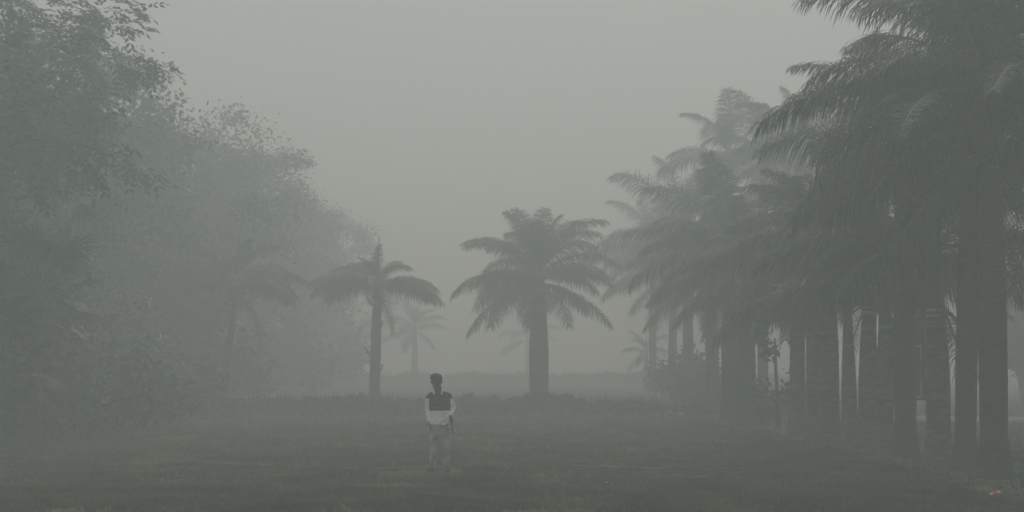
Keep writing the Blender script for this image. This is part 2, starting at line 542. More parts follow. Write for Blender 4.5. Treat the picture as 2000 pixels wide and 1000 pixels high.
build_palm(1262, 82.0, 2.0, 'small young palm low in the fog at the left foot of the right row', 33, wid=0.3, shaft=0.7, fs=0.55, nf=11, group='palms beyond the hedge in the middle', ring=False)
build_palm(437, 46.5, 4.3, 'thin stemmed misty palm on the left in front of the trees, crown drooping', 61, wid=0.24, shaft=0.9, fs=0.95, nf=18, flat=1, lean=(0.45, 0), group='palms among the left trees', ring=False, droopy=1)

# ---------------------------------------------------------------- fan palm on the left
def fan_leaf_mesh(seed):
    rng = random.Random(seed); mb = MB()
    mb.tube([(0, 0, 0), (0.5, 0, 0.1), (0.95, 0, 0.0)], [0.02, 0.015, 0.012], 5)
    c = Vector((0.95, 0, 0.0)); n = 34
    for i in range(n):
        a = R(-150 + 300 * i / (n - 1))
        d = Vector((math.cos(a), math.sin(a), 0.1 * rng.uniform(-1, 1)))
        L = 0.68 * rng.uniform(0.9, 1.08) * (0.8 + 0.2 * math.cos(a))
        side = Vector((-d.y, d.x, 0.35)).normalized()
        pts = [c, c + d * L * 0.5 + Vector((0, 0, 0.0)), c + d * L * 0.8 + Vector((0, 0, -0.05)), c + d * L + Vector((0, 0, -0.16))]
        mb.leafstrip(pts, 0.026, side)
    return mb.mesh('fan_leaf', M['frond'])
FL = [fan_leaf_mesh(i) for i in range(3)]
def build_fan_palm(px, d, h, label, seed, n=18):
    rng = random.Random(seed)
    x = (px - 1000) / FPX * d
    root = empty('fan_palm', (x, d, gz(x, d)))
    tag(root, label, 'palm tree', 'fan palms among the left trees')
    me, top = palm_trunk_mesh(h, 0.13, 0.12, 0.11, seed, (0.1, 0))
    link('trunk', me, root)
    for i in range(n):
        u = i / (n - 1)
        o = link('fan_leaf', rng.choice(FL), root, top + Vector((0, 0, -0.35 * u)))
        o.rotation_euler = (rng.uniform(-.3, .3), R(-70 + 115 * u), i * 2.4)
        s = rng.uniform(0.9, 1.2); o.scale = (s, s, s)
build_fan_palm(68, 27.5, 3.6, 'fan palm with round spiky leaves at the far left among dark foliage', 5)
build_fan_palm(-25, 25.5, 2.2, 'lower fan palm cut by the left edge of the photo', 8)

# ---------------------------------------------------------------- broadleaf trees
def tree_branching(seed, H, spread, levels=4, spray=True, trunk_h=3.0, r0=0.28, leaf_len=0.23, leaf_w=0.075, per=9, flat=0.55):
    rng = random.Random(seed); mb = MB(); tips = []
    def grow(p, d, L, r, lev):
        pts = [p.copy()]; rad = [r]
        n = 5
        dd = d.copy()
        for i in range(n):
            dd = (dd + Vector((rng.uniform(-1, 1), rng.uniform(-1, 1), rng.uniform(-.6, .6) + (0.12 if lev < 2 else -0.1))) * (0.16 + 0.05 * lev)).normalized()
            pts.append(pts[-1] + dd * (L / n)); rad.append(r * (1 - 0.5 * (i + 1) / n))
        mb.tube(pts, rad, 8 if lev < 2 else 5 if lev < 4 else 3, cap=False)
        if lev >= levels:
            tips.append((pts, dd)); return
        kids = rng.randint(3, 4) if lev > 0 else rng.randint(4, 5)
        for c in range(kids):
            i = n if c == 0 else rng.randint(2, n)
            a = rng.uniform(0, 2 * PI)
            side = Vector((math.cos(a), math.sin(a), rng.uniform(-0.3, flat)))
            nd = (dd * 0.55 + side * 0.85).normalized() if c else (dd + side * 0.3).normalized()
            grow(pts[i], nd, L * rng.uniform(0.62, 0.85), rad[i] * 0.72, lev + 1)
    grow(Vector((0, 0, -0.2)), Vector((0.05, 0, 1)), trunk_h, r0, 0)
    # scale the skeleton to the wanted size
    allz = max(p.z for t in tips for p in t[0]); allr = max(math.hypot(p.x, p.y) for t in tips for p in t[0])
    sz, sr = H / allz, spread / allr
    def S(p): return Vector((p.x * sr, p.y * sr, p.z * sz if p.z > 0 else p.z))
    mb.v = [S(Vector(v)) for v in mb.v]
    trunk = mb.mesh('trunk', M['bark'], True)
    lm = MB()
    for pts, dd in tips:
        P = [S(p) for p in pts]
        for k in range(per):
            f = 0.25 + 0.75 * rng.random()
            i = min(int(f * 5), 4)
            p = P[i].lerp(P[i + 1], f * 5 - i)
            a = rng.uniform(0, 2 * PI)
            d = (dd + Vector((math.cos(a), math.sin(a), rng.uniform(-.5, .25))) * 0.9).normalized()
            # compound leaf: a drooping rachis with paired leaflets
            L = rng.uniform(0.4, 0.7)
            q = p.copy(); m = 4
            for j in range(m):
                q2 = q + d * (L / m)
                side = d.cross(Vector((0, 0, 1)))
                if side.length < 0.1: side = Vector((1, 0, 0))
                side.normalize()
                for sg in (-1, 1):
                    e = (d * 0.7 + side * sg * 0.8 + Vector((0, 0, rng.uniform(-.5, .1)))).normalized()
                    ll = leaf_len * rng.uniform(0.7, 1.1)
                    w = (d - e * d.dot(e)).normalized() + Vector((0, 0, rng.uniform(-.5, .5)))
                    w.normalize()
                    b = len(lm.v)
                    lm.v += [q2, q2 + e * ll * 0.45 + w * leaf_w, q2 + e * ll, q2 + e * ll * 0.45 - w * leaf_w]
                    lm.face((b, b + 1, b + 2, b + 3))
                q = q2
                d = (d + Vector((0, 0, -0.14))).normalized()
    return trunk, lm.mesh('crown', M['leafd'])

def clump_tree(seed, H, spread, base=2.5, nclump=210, per=170, leaf=0.115, material=None, trunk_r=0.25):
    rs = np.random.RandomState(seed); rng = random.Random(seed)
    # lobes
    lobes = []
    for i in range(9):
        a = rng.uniform(0, 2 * PI); rr = spread * rng.uniform(0.1, 0.55)
        z = base + (H - base) * rng.uniform(0.3, 0.78)
        lobes.append((Vector((math.cos(a) * rr, math.sin(a) * rr, z)), spread * rng.uniform(0.35, 0.55)))
    lobes.append((Vector((0, 0, base + (H - base) * 0.75)), spread * 0.5))
    C = []
    while len(C) < nclump:
        c, r = rng.choice(lobes)
        v = Vector((rng.gauss(0, 1), rng.gauss(0, 1), rng.gauss(0, 1))).normalized() * r * rng.uniform(0.65, 1.08)
        v.z *= 0.8
        p = c + v
        if p.z < base * rng.uniform(0.7, 1.0): continue
        C.append(p)
    cen = []
    for p in C:
        k = int(per * rng.uniform(0.6, 1.4)); s = spread * rng.uniform(0.045, 0.085)
        cen.append(rs.normal(size=(k, 3)) * np.array([s, s, s * 0.6]) + np.array(p))
    cen = np.concatenate(cen)
    crown = quads_mesh('crown', leaf_quads(cen, leaf, rs, droop=0.4), material or M['leaf'])
    mb = MB()
    mb.tube([(0, 0, -0.2), (0.1, 0, base * 0.6), (0.05, 0.1, base * 1.2), (0, 0, H * 0.6)], [trunk_r * 1.3, trunk_r, trunk_r * .8, trunk_r * .3], 10)
    for c, r in lobes:
        s = Vector((0.05, 0.05, base * rng.uniform(0.8, 1.3)))
        mdl = s.lerp(c, 0.5) + Vector((rng.uniform(-.4, .4), rng.uniform(-.4, .4), rng.uniform(-.2, .5)))
        mb.tube([s, mdl, c], [trunk_r * .5, trunk_r * .32, trunk_r * .1], 6)
    return mb.mesh('trunk', M['bark'], True), crown

TREEG = 'trees receding along the left edge of the lawn'
def place_tree(meshes, x, y, label, group=TREEG, rz=0.0, sc=1.0, name='broadleaf_tree', cat='tree', parts=('trunk', 'crown')):
    root = empty(name, (x, y, gz(x, y)), rz)
    root.scale = (sc, sc, sc)
    tag(root, label, cat, group)
    link(parts[0], meshes[0], root); link(parts[1], meshes[1], root)
    return root

T1 = tree_branching(11, 16.5, 7.4, levels=5, trunk_h=4.2, per=7, leaf_w=0.045)
place_tree(T1, -14.2, 31.5, 'big feathery leaved tree at the upper left with visible limbs against the sky', rz=0.6)
T0 = tree_branching(23, 12.0, 5.0, levels=4, trunk_h=4.0, per=14, leaf_w=0.05)
place_tree(T0, -15.6, 24.5, 'nearest dark tree, only a leafy sprig of it entering at the top left corner', rz=2.0)
TC = [clump_tree(41, 13.0, 6.9), clump_tree(42, 13.3, 7.1), clump_tree(43, 7.0, 4.2, base=1.2, nclump=110)]
for i, (k, x, y, rz, sc, lab) in enumerate([
   (0, -16.4, 48.0, 0.3, 1.1, 'rounded hazy tree just beyond the big feathery leaved one'),
   (1, -16.0, 59.0, 1.9, 1.1, 'pale hazy tree, second rounded crown beyond the feathery tree'),
   (0, -15.0, 72.0, 3.6, 1.1, 'very pale tree, third rounded crown in the receding left row'),
   (1, -15.0, 86.0, 4.6, 1.03, 'fading tree, fourth crown sloping down the left skyline'),
   (0, -15.6, 104.0, 5.5, 1.08, 'faintest tree at the far end of the left row, almost lost in fog'),
   (2, -16.2, 39.5, 0.0, 1.1, 'lower bushy tree filling the space under the feathery leaved tree'),
   (2, -14.5, 31.0, 1.4, 0.95, 'dark low tree behind the fan palm with small gaps of light in it'),
   (2, -15.0, 52.0, 2.9, 1.0, 'small misty tree under the first rounded crown, left of the thin stemmed palm')]):
    place_tree(TC[k], x, y, lab, rz=rz, sc=sc)

# ---------------------------------------------------------------- shrubs under the left trees
def shrub_meshes(seed, w, h, n=2600, leaf=0.13, material=None):
    rs = np.random.RandomState(seed); rng = random.Random(seed)
    cen = []
    mb = MB()
    for i in range(26):
        a = rng.uniform(0, 2 * PI); r = w * 0.5 * rng.uniform(0.1, 1) ** 0.7
        hh = h * rng.uniform(0.45, 1.05) * (1 - 0.35 * (r / (w * 0.5)) ** 2)
        p = np.array([math.cos(a) * r, math.sin(a) * r, hh * 0.62])
        cen.append(rs.normal(size=(n // 26, 3)) * np.array([w * 0.08, w * 0.08, hh * 0.2]) + p)
        mb.tube([(p[0] * .2, p[1] * .2, -0.05), (p[0] * .7, p[1] * .7, hh * .4), (p[0], p[1], hh * .9)], [0.03, 0.02, 0.006], 4)
    cen = np.concatenate(cen); cen[:, 2] = np.abs(cen[:, 2])
    return mb.mesh('stems', M['bark']), quads_mesh('foliage', leaf_quads(cen, leaf, rs), material or M['leafd'])
SH = [shrub_meshes(i + 1, 3.0, 2.4) for i in range(3)]
shrubs = [
 (-10.6, 30.5, 1.0, 'dark shrub nearest the left edge, at the foot of the fan palm'),
 (-12.2, 29.0, 1.25, 'dark shrub cut by the left edge of the photo beside the fan palm'),
 (-10.9, 34.0, 1.1, 'dark shrub behind the fan palm at the lawn edge, second along'),
 (-12.0, 37.5, 1.35, 'tall dark shrub under the feathery tree, third along the lawn edge'),
 (-11.3, 41.0, 1.15, 'misty shrub under the feathery tree, fourth along the lawn edge'),
 (-14.6, 44.0, 1.5, 'misty tall shrub left of the thin stemmed palm'),
 (-14.8, 49.5, 1.5, 'hazy shrub behind the stem of the thin stemmed palm'),
 (-13.0, 54.0, 1.6, 'hazy shrub right of the thin stemmed palm'),
 (-14.5, 62.0, 1.8, 'pale hazy shrub at the far end of the left undergrowth'),
 (-14.8, 35.0, 1.9, 'tall mass of dark leaves behind the fan palm'),
 (-15.0, 42.0, 1.9, 'tall misty mass of leaves under the low bushy tree'),
 (-14.0, 70.0, 2.2, 'pale shrub at the foot of the third rounded tree crown'),
 (-14.5, 82.0, 2.6, 'very pale shrub at the foot of the fourth fading tree'),
 (-17.0, 96.0, 3.0, 'barely visible shrub at the foot of the faintest tree')]
for i, (x, y, s, lab) in enumerate(shrubs):
    place_tree(SH[i % 3], x, y, lab, 'shrubs growing under the left trees', rz=i * 1.3, sc=s, name='shrub', cat='shrub', parts=('stems', 'foliage'))
for i, (x, y, sc_, lab) in enumerate([(8.2, 52.0, 0.9, 'hazy shrub low between the bulky crowned palm and the low dark bush'), (8.6, 60.0, 1.2, 'pale shrub under the faintest palms of the right row'), (8.4, 45.5, .6, 'misty small shrub just right of the low dark bush'), (9.6, 41.0, .7, 'misty shrub behind the broad trunk left of the sapling')]):
    place_tree(SH[i % 3], x, y, lab, 'shrubs among the right palms', rz=i * 2.0, sc=sc_, name='shrub', cat='shrub', parts=('stems', 'foliage'))
place_tree(SH[1], 21.0, 46.0, 'hazy dark shrub far right beyond the palms, cut by the photo edge', 'shrubs beyond the right palms', 0.4, 0.9, 'shrub', 'shrub', ('stems', 'foliage'))
place_tree(TC[2], 19.6, 47.0, 'small hazy tree far right beyond the palms', 'trees beyond the right palms', 0.4, 0.55)
place_tree(TC[2], 25.0, 60.0, 'pale low tree in the fog far to the right behind the palms', 'trees beyond the right palms', 1.4, 0.9)

# hedge of rough bushes / tall grass
def build_hedge(x0, x1, y, h, depth, label, seed, dens=420, leaf=0.10, curve=0.0):
    rs = np.random.RandomState(seed)
    n = int((x1 - x0) * dens)
    X = rs.uniform(x0, x1, n)
    hh = np.array([h * (0.80 + 0.42 * mnoise.noise(Vector((x * 0.45, seed, 0))) + 0.24 * mnoise.noise(Vector((x * 2.3, seed, 3)))) for x in X])
    end = np.minimum(1, np.minimum((X - x0), (x1 - X)) / 2.2 + 0.12)
    hh *= end ** 0.6
    u = rs.uniform(-1, 1, n)
    Y = y + u * depth / 2 + curve * (X - (x0 + x1) / 2) ** 2
    top = hh * np.sqrt(1 - 0.6 * u * u)
    Z = top * (1 - rs.uniform(0, 1, n) ** 1.6 * 0.95)
    P = leaf_quads(np.stack([X, Y, Z], 1), leaf, rs, elong=2.4)
    # tall blades sticking out of the top
    m = int((x1 - x0) * 60)
    k = rs.choice(n, m)
    bx = np.stack([X[k], Y[k], top[k] * 0.75], 1)
    tip = bx + np.stack([rs.normal(0, .1, m), rs.normal(0, .1, m), rs.uniform(.15, .42, m)], 1)
    s = np.stack([np.full(m, .014), np.zeros(m), np.zeros(m)], 1)
    B = np.stack([bx - s, bx + s, tip + s * .2, tip - s * .2], 1)
    me = quads_mesh('hedge', np.concatenate([P, B]), M['hedge'])
    ox = (x0 + x1) / 2
    me.transform(Matrix.Translation((-ox, -y, 0)))
    o = link('hedge', me, None, (ox, y, 0))
    tag(o, label, 'hedge', 'rough hedges across the lawn')
build_hedge(-12.0, 5.6, 43.5, 0.74, 1.4, 'long low rough hedge crossing the lawn behind the man', 1)
build_hedge(5.2, 7.6, 44.5, 0.5, 0.9, 'short low dark bush at the right end of the long hedge', 2)
build_hedge(-30.0, 22.0, 98.0, 0.9, 2.0, 'far pale hedge line deep in the fog', 3, dens=160, leaf=0.2)

# sapling
def build_sapling(px, d):
    x = (px - 1000) / FPX * d
    root = empty('sapling', (x, d, gz(x, d)))
    tag(root, 'thin bare stemmed sapling with sparse leaves, standing left of the dark near palms', 'small tree')
    mb = MB(); rng = random.Random(4); rs = np.random.RandomState(4)
    mb.tube([(0.06, 0, -0.1), (0.03, 0, 0.8), (-0.02, 0, 1.6), (-0.06, 0, 2.6)], [0.07, 0.055, 0.05, 0.03], 8)
    cen = []
    for i in range(9):
        z = rng.uniform(0.4, 2.5); a = rng.uniform(-PI, PI)
        e = Vector((math.cos(a) * .5 - 0.25, math.sin(a) * .4, z + rng.uniform(0.1, 0.5)))
        mb.tube([(0, 0, z), e * 0.5 + Vector((0, 0, z * 0.5 + 0.1)), e], [0.02, 0.013, 0.006], 5)
        cen.append(rs.normal(size=(26, 3)) * 0.15 + np.array(e))
    link('stem', mb.mesh('stem', M['bark'], True), root)
    link('foliage', quads_mesh('foliage', leaf_quads(np.concatenate(cen), 0.12, rs, droop=0.6), M['leaf']), root)
build_sapling(1517, 35.5)
place_tree(SH[2], (1488 - 1000) / FPX * 37.5, 37.5, 'low leafy bush at the foot of the sapling', 'bushes beside the right palms', 0.2, 0.33, 'bush', 'bush', ('stems', 'foliage'))

# ---------------------------------------------------------------- notice board, kerb, stones
def build_board():
    d = 28.5
    x1 = (1806 - 1000) / FPX * d; w = 0.85
    z0 = CAM_H + (HOR - 782) / FPX * d; z1 = CAM_H + (HOR - 620) / FPX * d
    cx = x1 - w / 2; cz = (z0 + z1) / 2; hh = z1 - z0
    root = empty('notice_board', (cx, d, 0))
    tag(root, 'upright dark notice board with a pale inner border on posts, seen between palm trunks', 'notice board')
    b = MB(); b.box((0, 0, cz), (w, 0.05, hh)); link('panel', b.mesh('panel', M['board']), root)
    b = MB()
    for zz in (z0 + 0.02, z1 - 0.02): b.box((0, -0.035, zz), (w, 0.02, 0.04))
    for xx in (-w / 2 + 0.02, w / 2 - 0.02): b.box((xx, -0.035, cz), (0.04, 0.02, hh - 0.08))
    link('frame', b.mesh('frame', M['metal']), root)
    b = MB()
    za, zb = CAM_H + (HOR - 775) / FPX * d, CAM_H + (HOR - 676) / FPX * d
    iw = w - 0.18
    for zz in (za, zb): b.box((0, -0.0275, zz), (iw, 0.005, 0.035))
    for xx in (-iw / 2, iw / 2): b.box((xx, -0.0275, (za + zb) / 2), (0.035, 0.005, zb - za - 0.035))
    link('border', b.mesh('border', M['boardline']), root)
    for zc, ww in ((CAM_H + (HOR - 690) / FPX * d, .4), (CAM_H + (HOR - 708) / FPX * d, .45)):
        b = MB(); b.box((0, -0.0275, zc), (ww, 0.005, 0.05)); link('poster', b.mesh('poster', M['boardline']), root)
    for sx in (-1, 1):
        b = MB(); b.tube([(sx * (w / 2 + 0.19), 0, -0.1), (sx * (w / 2 + 0.19), 0, z1 + 0.1)], [0.035, 0.035], 8)
        link('post', b.mesh('post', M['metal'], True), root)
        for py in (655, 710, 758):
            zz = CAM_H + (HOR - py) / FPX * d
            b = MB(); b.box((sx * (w / 2 + 0.085), 0, zz), (0.15, 0.02, 0.025)); link('bracket', b.mesh('bracket', M['metal']), root)
build_board()

def build_kerb():
    b = MB()
    b.box((0, 0, 0.05), (14.0, 0.16, 0.22))
    o = link('kerb', b.mesh('kerb', M['kerb']), None, (18.6, 37.6, 0), R(-18))
    tag(o, 'pale concrete kerb line far right beyond the palm trunks', 'kerb')
build_kerb()
for i, (px, py, s, lab) in enumerate([(1303, 806, 0.16, 'larger pale stone at the left end of the low dark bush'), (1328, 808, 0.11, 'smaller pale stone right of the larger one by the low bush'),(1282, 803, 0.09, 'smallest pale stone left of the other two by the low bush')]):
    x, y = ground_pt(px, py); y = 43.0 + 0.0 * y; x = (px - 1000) / FPX * y
    mb = MB(); mb.ball((0, 0, s * .4), s, 10, 7, (1.3, 1, .75))
    rng = random.Random(i); mb.v = [Vector(v) * rng.uniform(.88, 1.1) for v in mb.v]
    o = link('stone', mb.mesh('stone', M['stone'], True), None, (x, y, 0)); tag(o, lab, 'stone', 'pale stones by the low bush')

# ---------------------------------------------------------------- grass
def build_grass():
    rs = np.random.RandomState(9)
    out = []
    for (y0, y1, n, hb) in ((14.5, 19, 30000, .055), (19, 26, 36000, .05), (26, 38, 30000, .06), (38, 60, 16000, .08)):
        y = rs.uniform(y0, y1, n)
        x = rs.uniform(-1, 1, n) * (y * 0.44 + 0.5)
        dens = np.array([0.5 + 0.9 * mnoise.noise(Vector((a * 0.8, b * 0.8, 2.0))) + 0.5 * mnoise.noise(Vector((a * 2.6, b * 2.6, 5.0))) for a, b in zip(x, y)])
        keep = rs.uniform(0, 1, n) < np.clip(dens + 0.15, 0.08, 1)
        keep &= ((x + 1.29) / .5) ** 2 + ((y - 21.5) / .7) ** 2 > 1
        keep &= (np.abs(x - 8.3) > 1.3) | (rs.uniform(0, 1, n) < .22)
        x, y, dens = x[keep], y[keep], dens[keep]
        for b in range(3):
            m = len(x)
            bx = x + rs.normal(0, .02, m); by = y + rs.normal(0, .02, m)
            bz = np.array([gz(a, c) for a, c in zip(bx, by)]) - 0.004
            h = hb * rs.uniform(.5, 1.5, m) * (0.7 + 0.6 * np.clip(dens, 0, 1))
            a = rs.uniform(0, PI, m); w = 0.0045 + 0.00025 * by
            sx, sy = np.cos(a) * w, np.sin(a) * w
            lx, ly = rs.normal(0, .45, m) * h, rs.normal(0, .45, m) * h
            P = np.stack([np.stack([bx - sx, by - sy, bz], 1), np.stack([bx + sx, by + sy, bz], 1),
                          np.stack([bx + lx + sx * .3, by + ly + sy * .3, bz + h], 1), np.stack([bx + lx - sx * .3, by + ly - sy * .3, bz + h], 1)], 1)
            out.append(P)
    o = link('grass', quads_mesh('grass', np.concatenate(out), M['grass']))
    tag(o, 'short rough grass covering the lawn', 'grass', kind='stuff')
build_grass()

# ---------------------------------------------------------------- things lying on the lawn
def lying(name, pts_px, r, label, cat, group, material=None, lift=None, seed=0):
    pts = []
    rng = random.Random(seed)
    for i, p in enumerate(pts_px):
        x, y = ground_pt(p[0], p[1])
        z = gz(x, y) + 0.05 + (p[2] if len(p) > 2 else 0)
        pts.append(Vector((x, y, z)))
    o0 = pts[0].copy()
    # refine
    fine = []
    for a, b in zip(pts[:-1], pts[1:]):
        for k in range(6):
            q = a.lerp(b, k / 6)
            fine.append(q - o0 + Vector((0, rng.uniform(-.02, .02), rng.uniform(-.01, .015))))
    fine.append(pts[-1] - o0)
    mb = MB(); n = len(fine)
    mb.tube(fine, [r * (1 - 0.5 * i / n) * rng.uniform(.8, 1.2) for i in range(n)], 6)
    o = link(name, mb.mesh(name, material or M['pole'], True), None, o0)
    tag(o, label, cat, group)
G = 'long thin sticks lying on the lawn'
lying('fallen_stick', [(395, 911), (480, 915), (600, 919), (740, 921), (880, 923)], 0.038, 'long thin stick lying on the lawn from the left to the feet of the man', 'stick', G, seed=1)

lying('fallen_branch', [(340, 910), (362, 910, .02), (380, 912, .05), (398, 911)], 0.04, 'short knobbly branch lying at the left end of the long thin stick', 'branch', G, seed=2)
lying('fallen_stick', [(1120, 917), (1260, 920), (1380, 923), (1480, 920)], 0.034, 'upper of the two long sticks lying on the lawn right of the man', 'stick', G, seed=3)
lying('fallen_stick', [(1275, 937), (1370, 937), (1430, 932), (1462, 927)], 0.032, 'lower shorter stick lying on the lawn nearer the camera, right of the man', 'stick', G, seed=4)
lying('fallen_branch', [(1482, 913), (1494, 912, .07), (1508, 911, .09), (1525, 912, .05), (1536, 913, .0)], 0.035, 'dark branch arched up off the lawn at the right end of the upper stick', 'branch', G, seed=5)
lying('fallen_frond_sheath', [(1450, 921), (1470, 920, .03), (1483, 921, .01)], 0.045, 'small dark frond sheath touching the arched branch on the lawn', 'frond sheath', G, seed=6)

def leaf_obj(name, px, py, L, label, material, cat, group, rz=0.0):
    x, y = ground_pt(px, py)
    mb = MB(); n = 7
    for i in range(n):
        t = i / (n - 1); w = L * 0.28 * math.sin(PI * (0.08 + 0.88 * t)); z = 0.025 + 0.05 * L * 4 * (t - .5) ** 2
        mb.v += [Vector((L * (t - .5), -w, z + w * .35)), Vector((L * (t - .5), 0, z)), Vector((L * (t - .5), w, z + w * .35))]
    for i in range(n - 1):
        a = 3 * i
        mb.face((a, a + 1, a + 4, a + 3)); mb.face((a + 1, a + 2, a + 5, a + 4))
    me = mb.mesh(name, material)
    o = link(name, me, None, (x, y, gz(x, y) + 0.02), rz)
    tag(o, label, cat, group)
leaf_obj('fallen_leaf', 905, 905, 0.16, 'dark curled leaf on the lawn just behind the man to his right in the photo', M['hair'], 'leaf', 'fallen leaves on the lawn')
rng = random.Random(77)
for i, (px, py, lab) in enumerate([(1971, 878, 'fallen brownish leaf between the trunks at the right edge, farthest back'), (1977, 897, 'brownish leaf on the ground right of the nearest palm foot'),
   (1984, 902, 'brownish leaf right of the other leaves by the nearest palm foot'), (1967, 951, 'brownish leaf on the ground below the nearest palm foot'), (1892, 960, 'small brown leaf left of the red wrapper'),
   (1912, 955, 'small brown leaf just behind and left of the red wrapper'), (1988, 970, 'small brown leaf right of the red wrapper at the photo edge'), (1640, 925, 'small dark leaf on the lawn below the middle of the near palm row')]):
    leaf_obj('fallen_leaf', px, py, rng.uniform(.05, .09), lab, M['dead'], 'leaf', 'fallen leaves on the lawn', rng.uniform(0, 3))
for i, (px, py, s, lab) in enumerate([(533, 968, .04, 'tiny white scrap on the grass at the lower left'), (970, 942, .03, 'tiny white scrap on the grass right of the feet of the man'),
   (1184, 947, .07, 'slim white scrap on the grass below the long right sticks'), (625, 932, .03, 'tiny white scrap just below the long left stick'), (45, 821, .12, 'pale scrap on the ground at the far left edge of the lawn'), (1462, 884 - 25, .03, 'tiny pale scrap at the foot of the misty palms')]):
    leaf_obj('paper_scrap', px, py, s, lab, M['paper'], 'litter', 'white scraps on the lawn', rng.uniform(0, .4))

def build_wrapper():
    x, y = ground_pt(1945, 972)
    root = empty('wrapper', (x, y, gz(x, y) + 0.03), 0.2)
    tag(root, 'crumpled red and white wrapper on the ground below the nearest palm', 'wrapper')
    rng = random.Random(3)
    mb = MB(); mb.ball((0, 0, 0.025), 0.075, 10, 7, (1.05, .7, .62)); mb.v = [Vector(v) * rng.uniform(.8, 1.2) for v in mb.v]
    link('red_foil', mb.mesh('red_foil', M['red']), root)
    for c in ((-.085, -.03, .035), (.015, -.05, .065)):
        mb = MB(); mb.ball(c, 0.024, 7, 5, (1.5, .7, .45)); mb.v = [Vector(v) + Vector((rng.uniform(-.006, .006),) * 3) for v in mb.v]
        link('white_flap', mb.mesh('white_flap', M['paper']), root)
build_wrapper()

# ---------------------------------------------------------------- the man
def remesh(mb, name, mats, voxel, smooth_it=3):
    me = mb.mesh(name + '_src', mats, True)
    o = bpy.data.objects.new(name + '_src', me)
    COL.objects.link(o)
    r = o.modifiers.new('r', 'REMESH'); r.mode = 'VOXEL'; r.voxel_size = voxel; r.use_smooth_shade = True
    s = o.modifiers.new('s', 'SMOOTH'); s.iterations = smooth_it; s.factor = 0.5
    dg = bpy.context.evaluated_depsgraph_get()
    out = bpy.data.meshes.new_from_object(o.evaluated_get(dg))
    out.name = name
    bpy.data.objects.remove(o)
    out.materials.clear()
    for m in (mats if isinstance(mats, (list, tuple)) else [mats]): out.materials.append(m)
    return out

def loft(mb, rings, n=20):
    """rings: (cx, cy, cz, rx, ry)"""
    base = len(mb.v)
    for (cx, cy, cz, rx, ry) in rings:
        for k in range(n):
            t = 2 * PI * k / n
            c, s = math.cos(t), math.sin(t)
            mb.v.append(Vector((cx + rx * math.copysign(abs(c) ** 0.85, c), cy + ry * math.copysign(abs(s) ** 0.85, s), cz)))
    for i in range(len(rings) - 1):
        for k in range(n):
            a = base + i * n + k; b = base + i * n + (k + 1) % n
            mb.face((a, b, b + n, a + n))
    mb.face(tuple(base + k for k in range(n))[::-1])
    e = base + (len(rings) - 1) * n
    mb.face(tuple(e + k for k in range(n)))

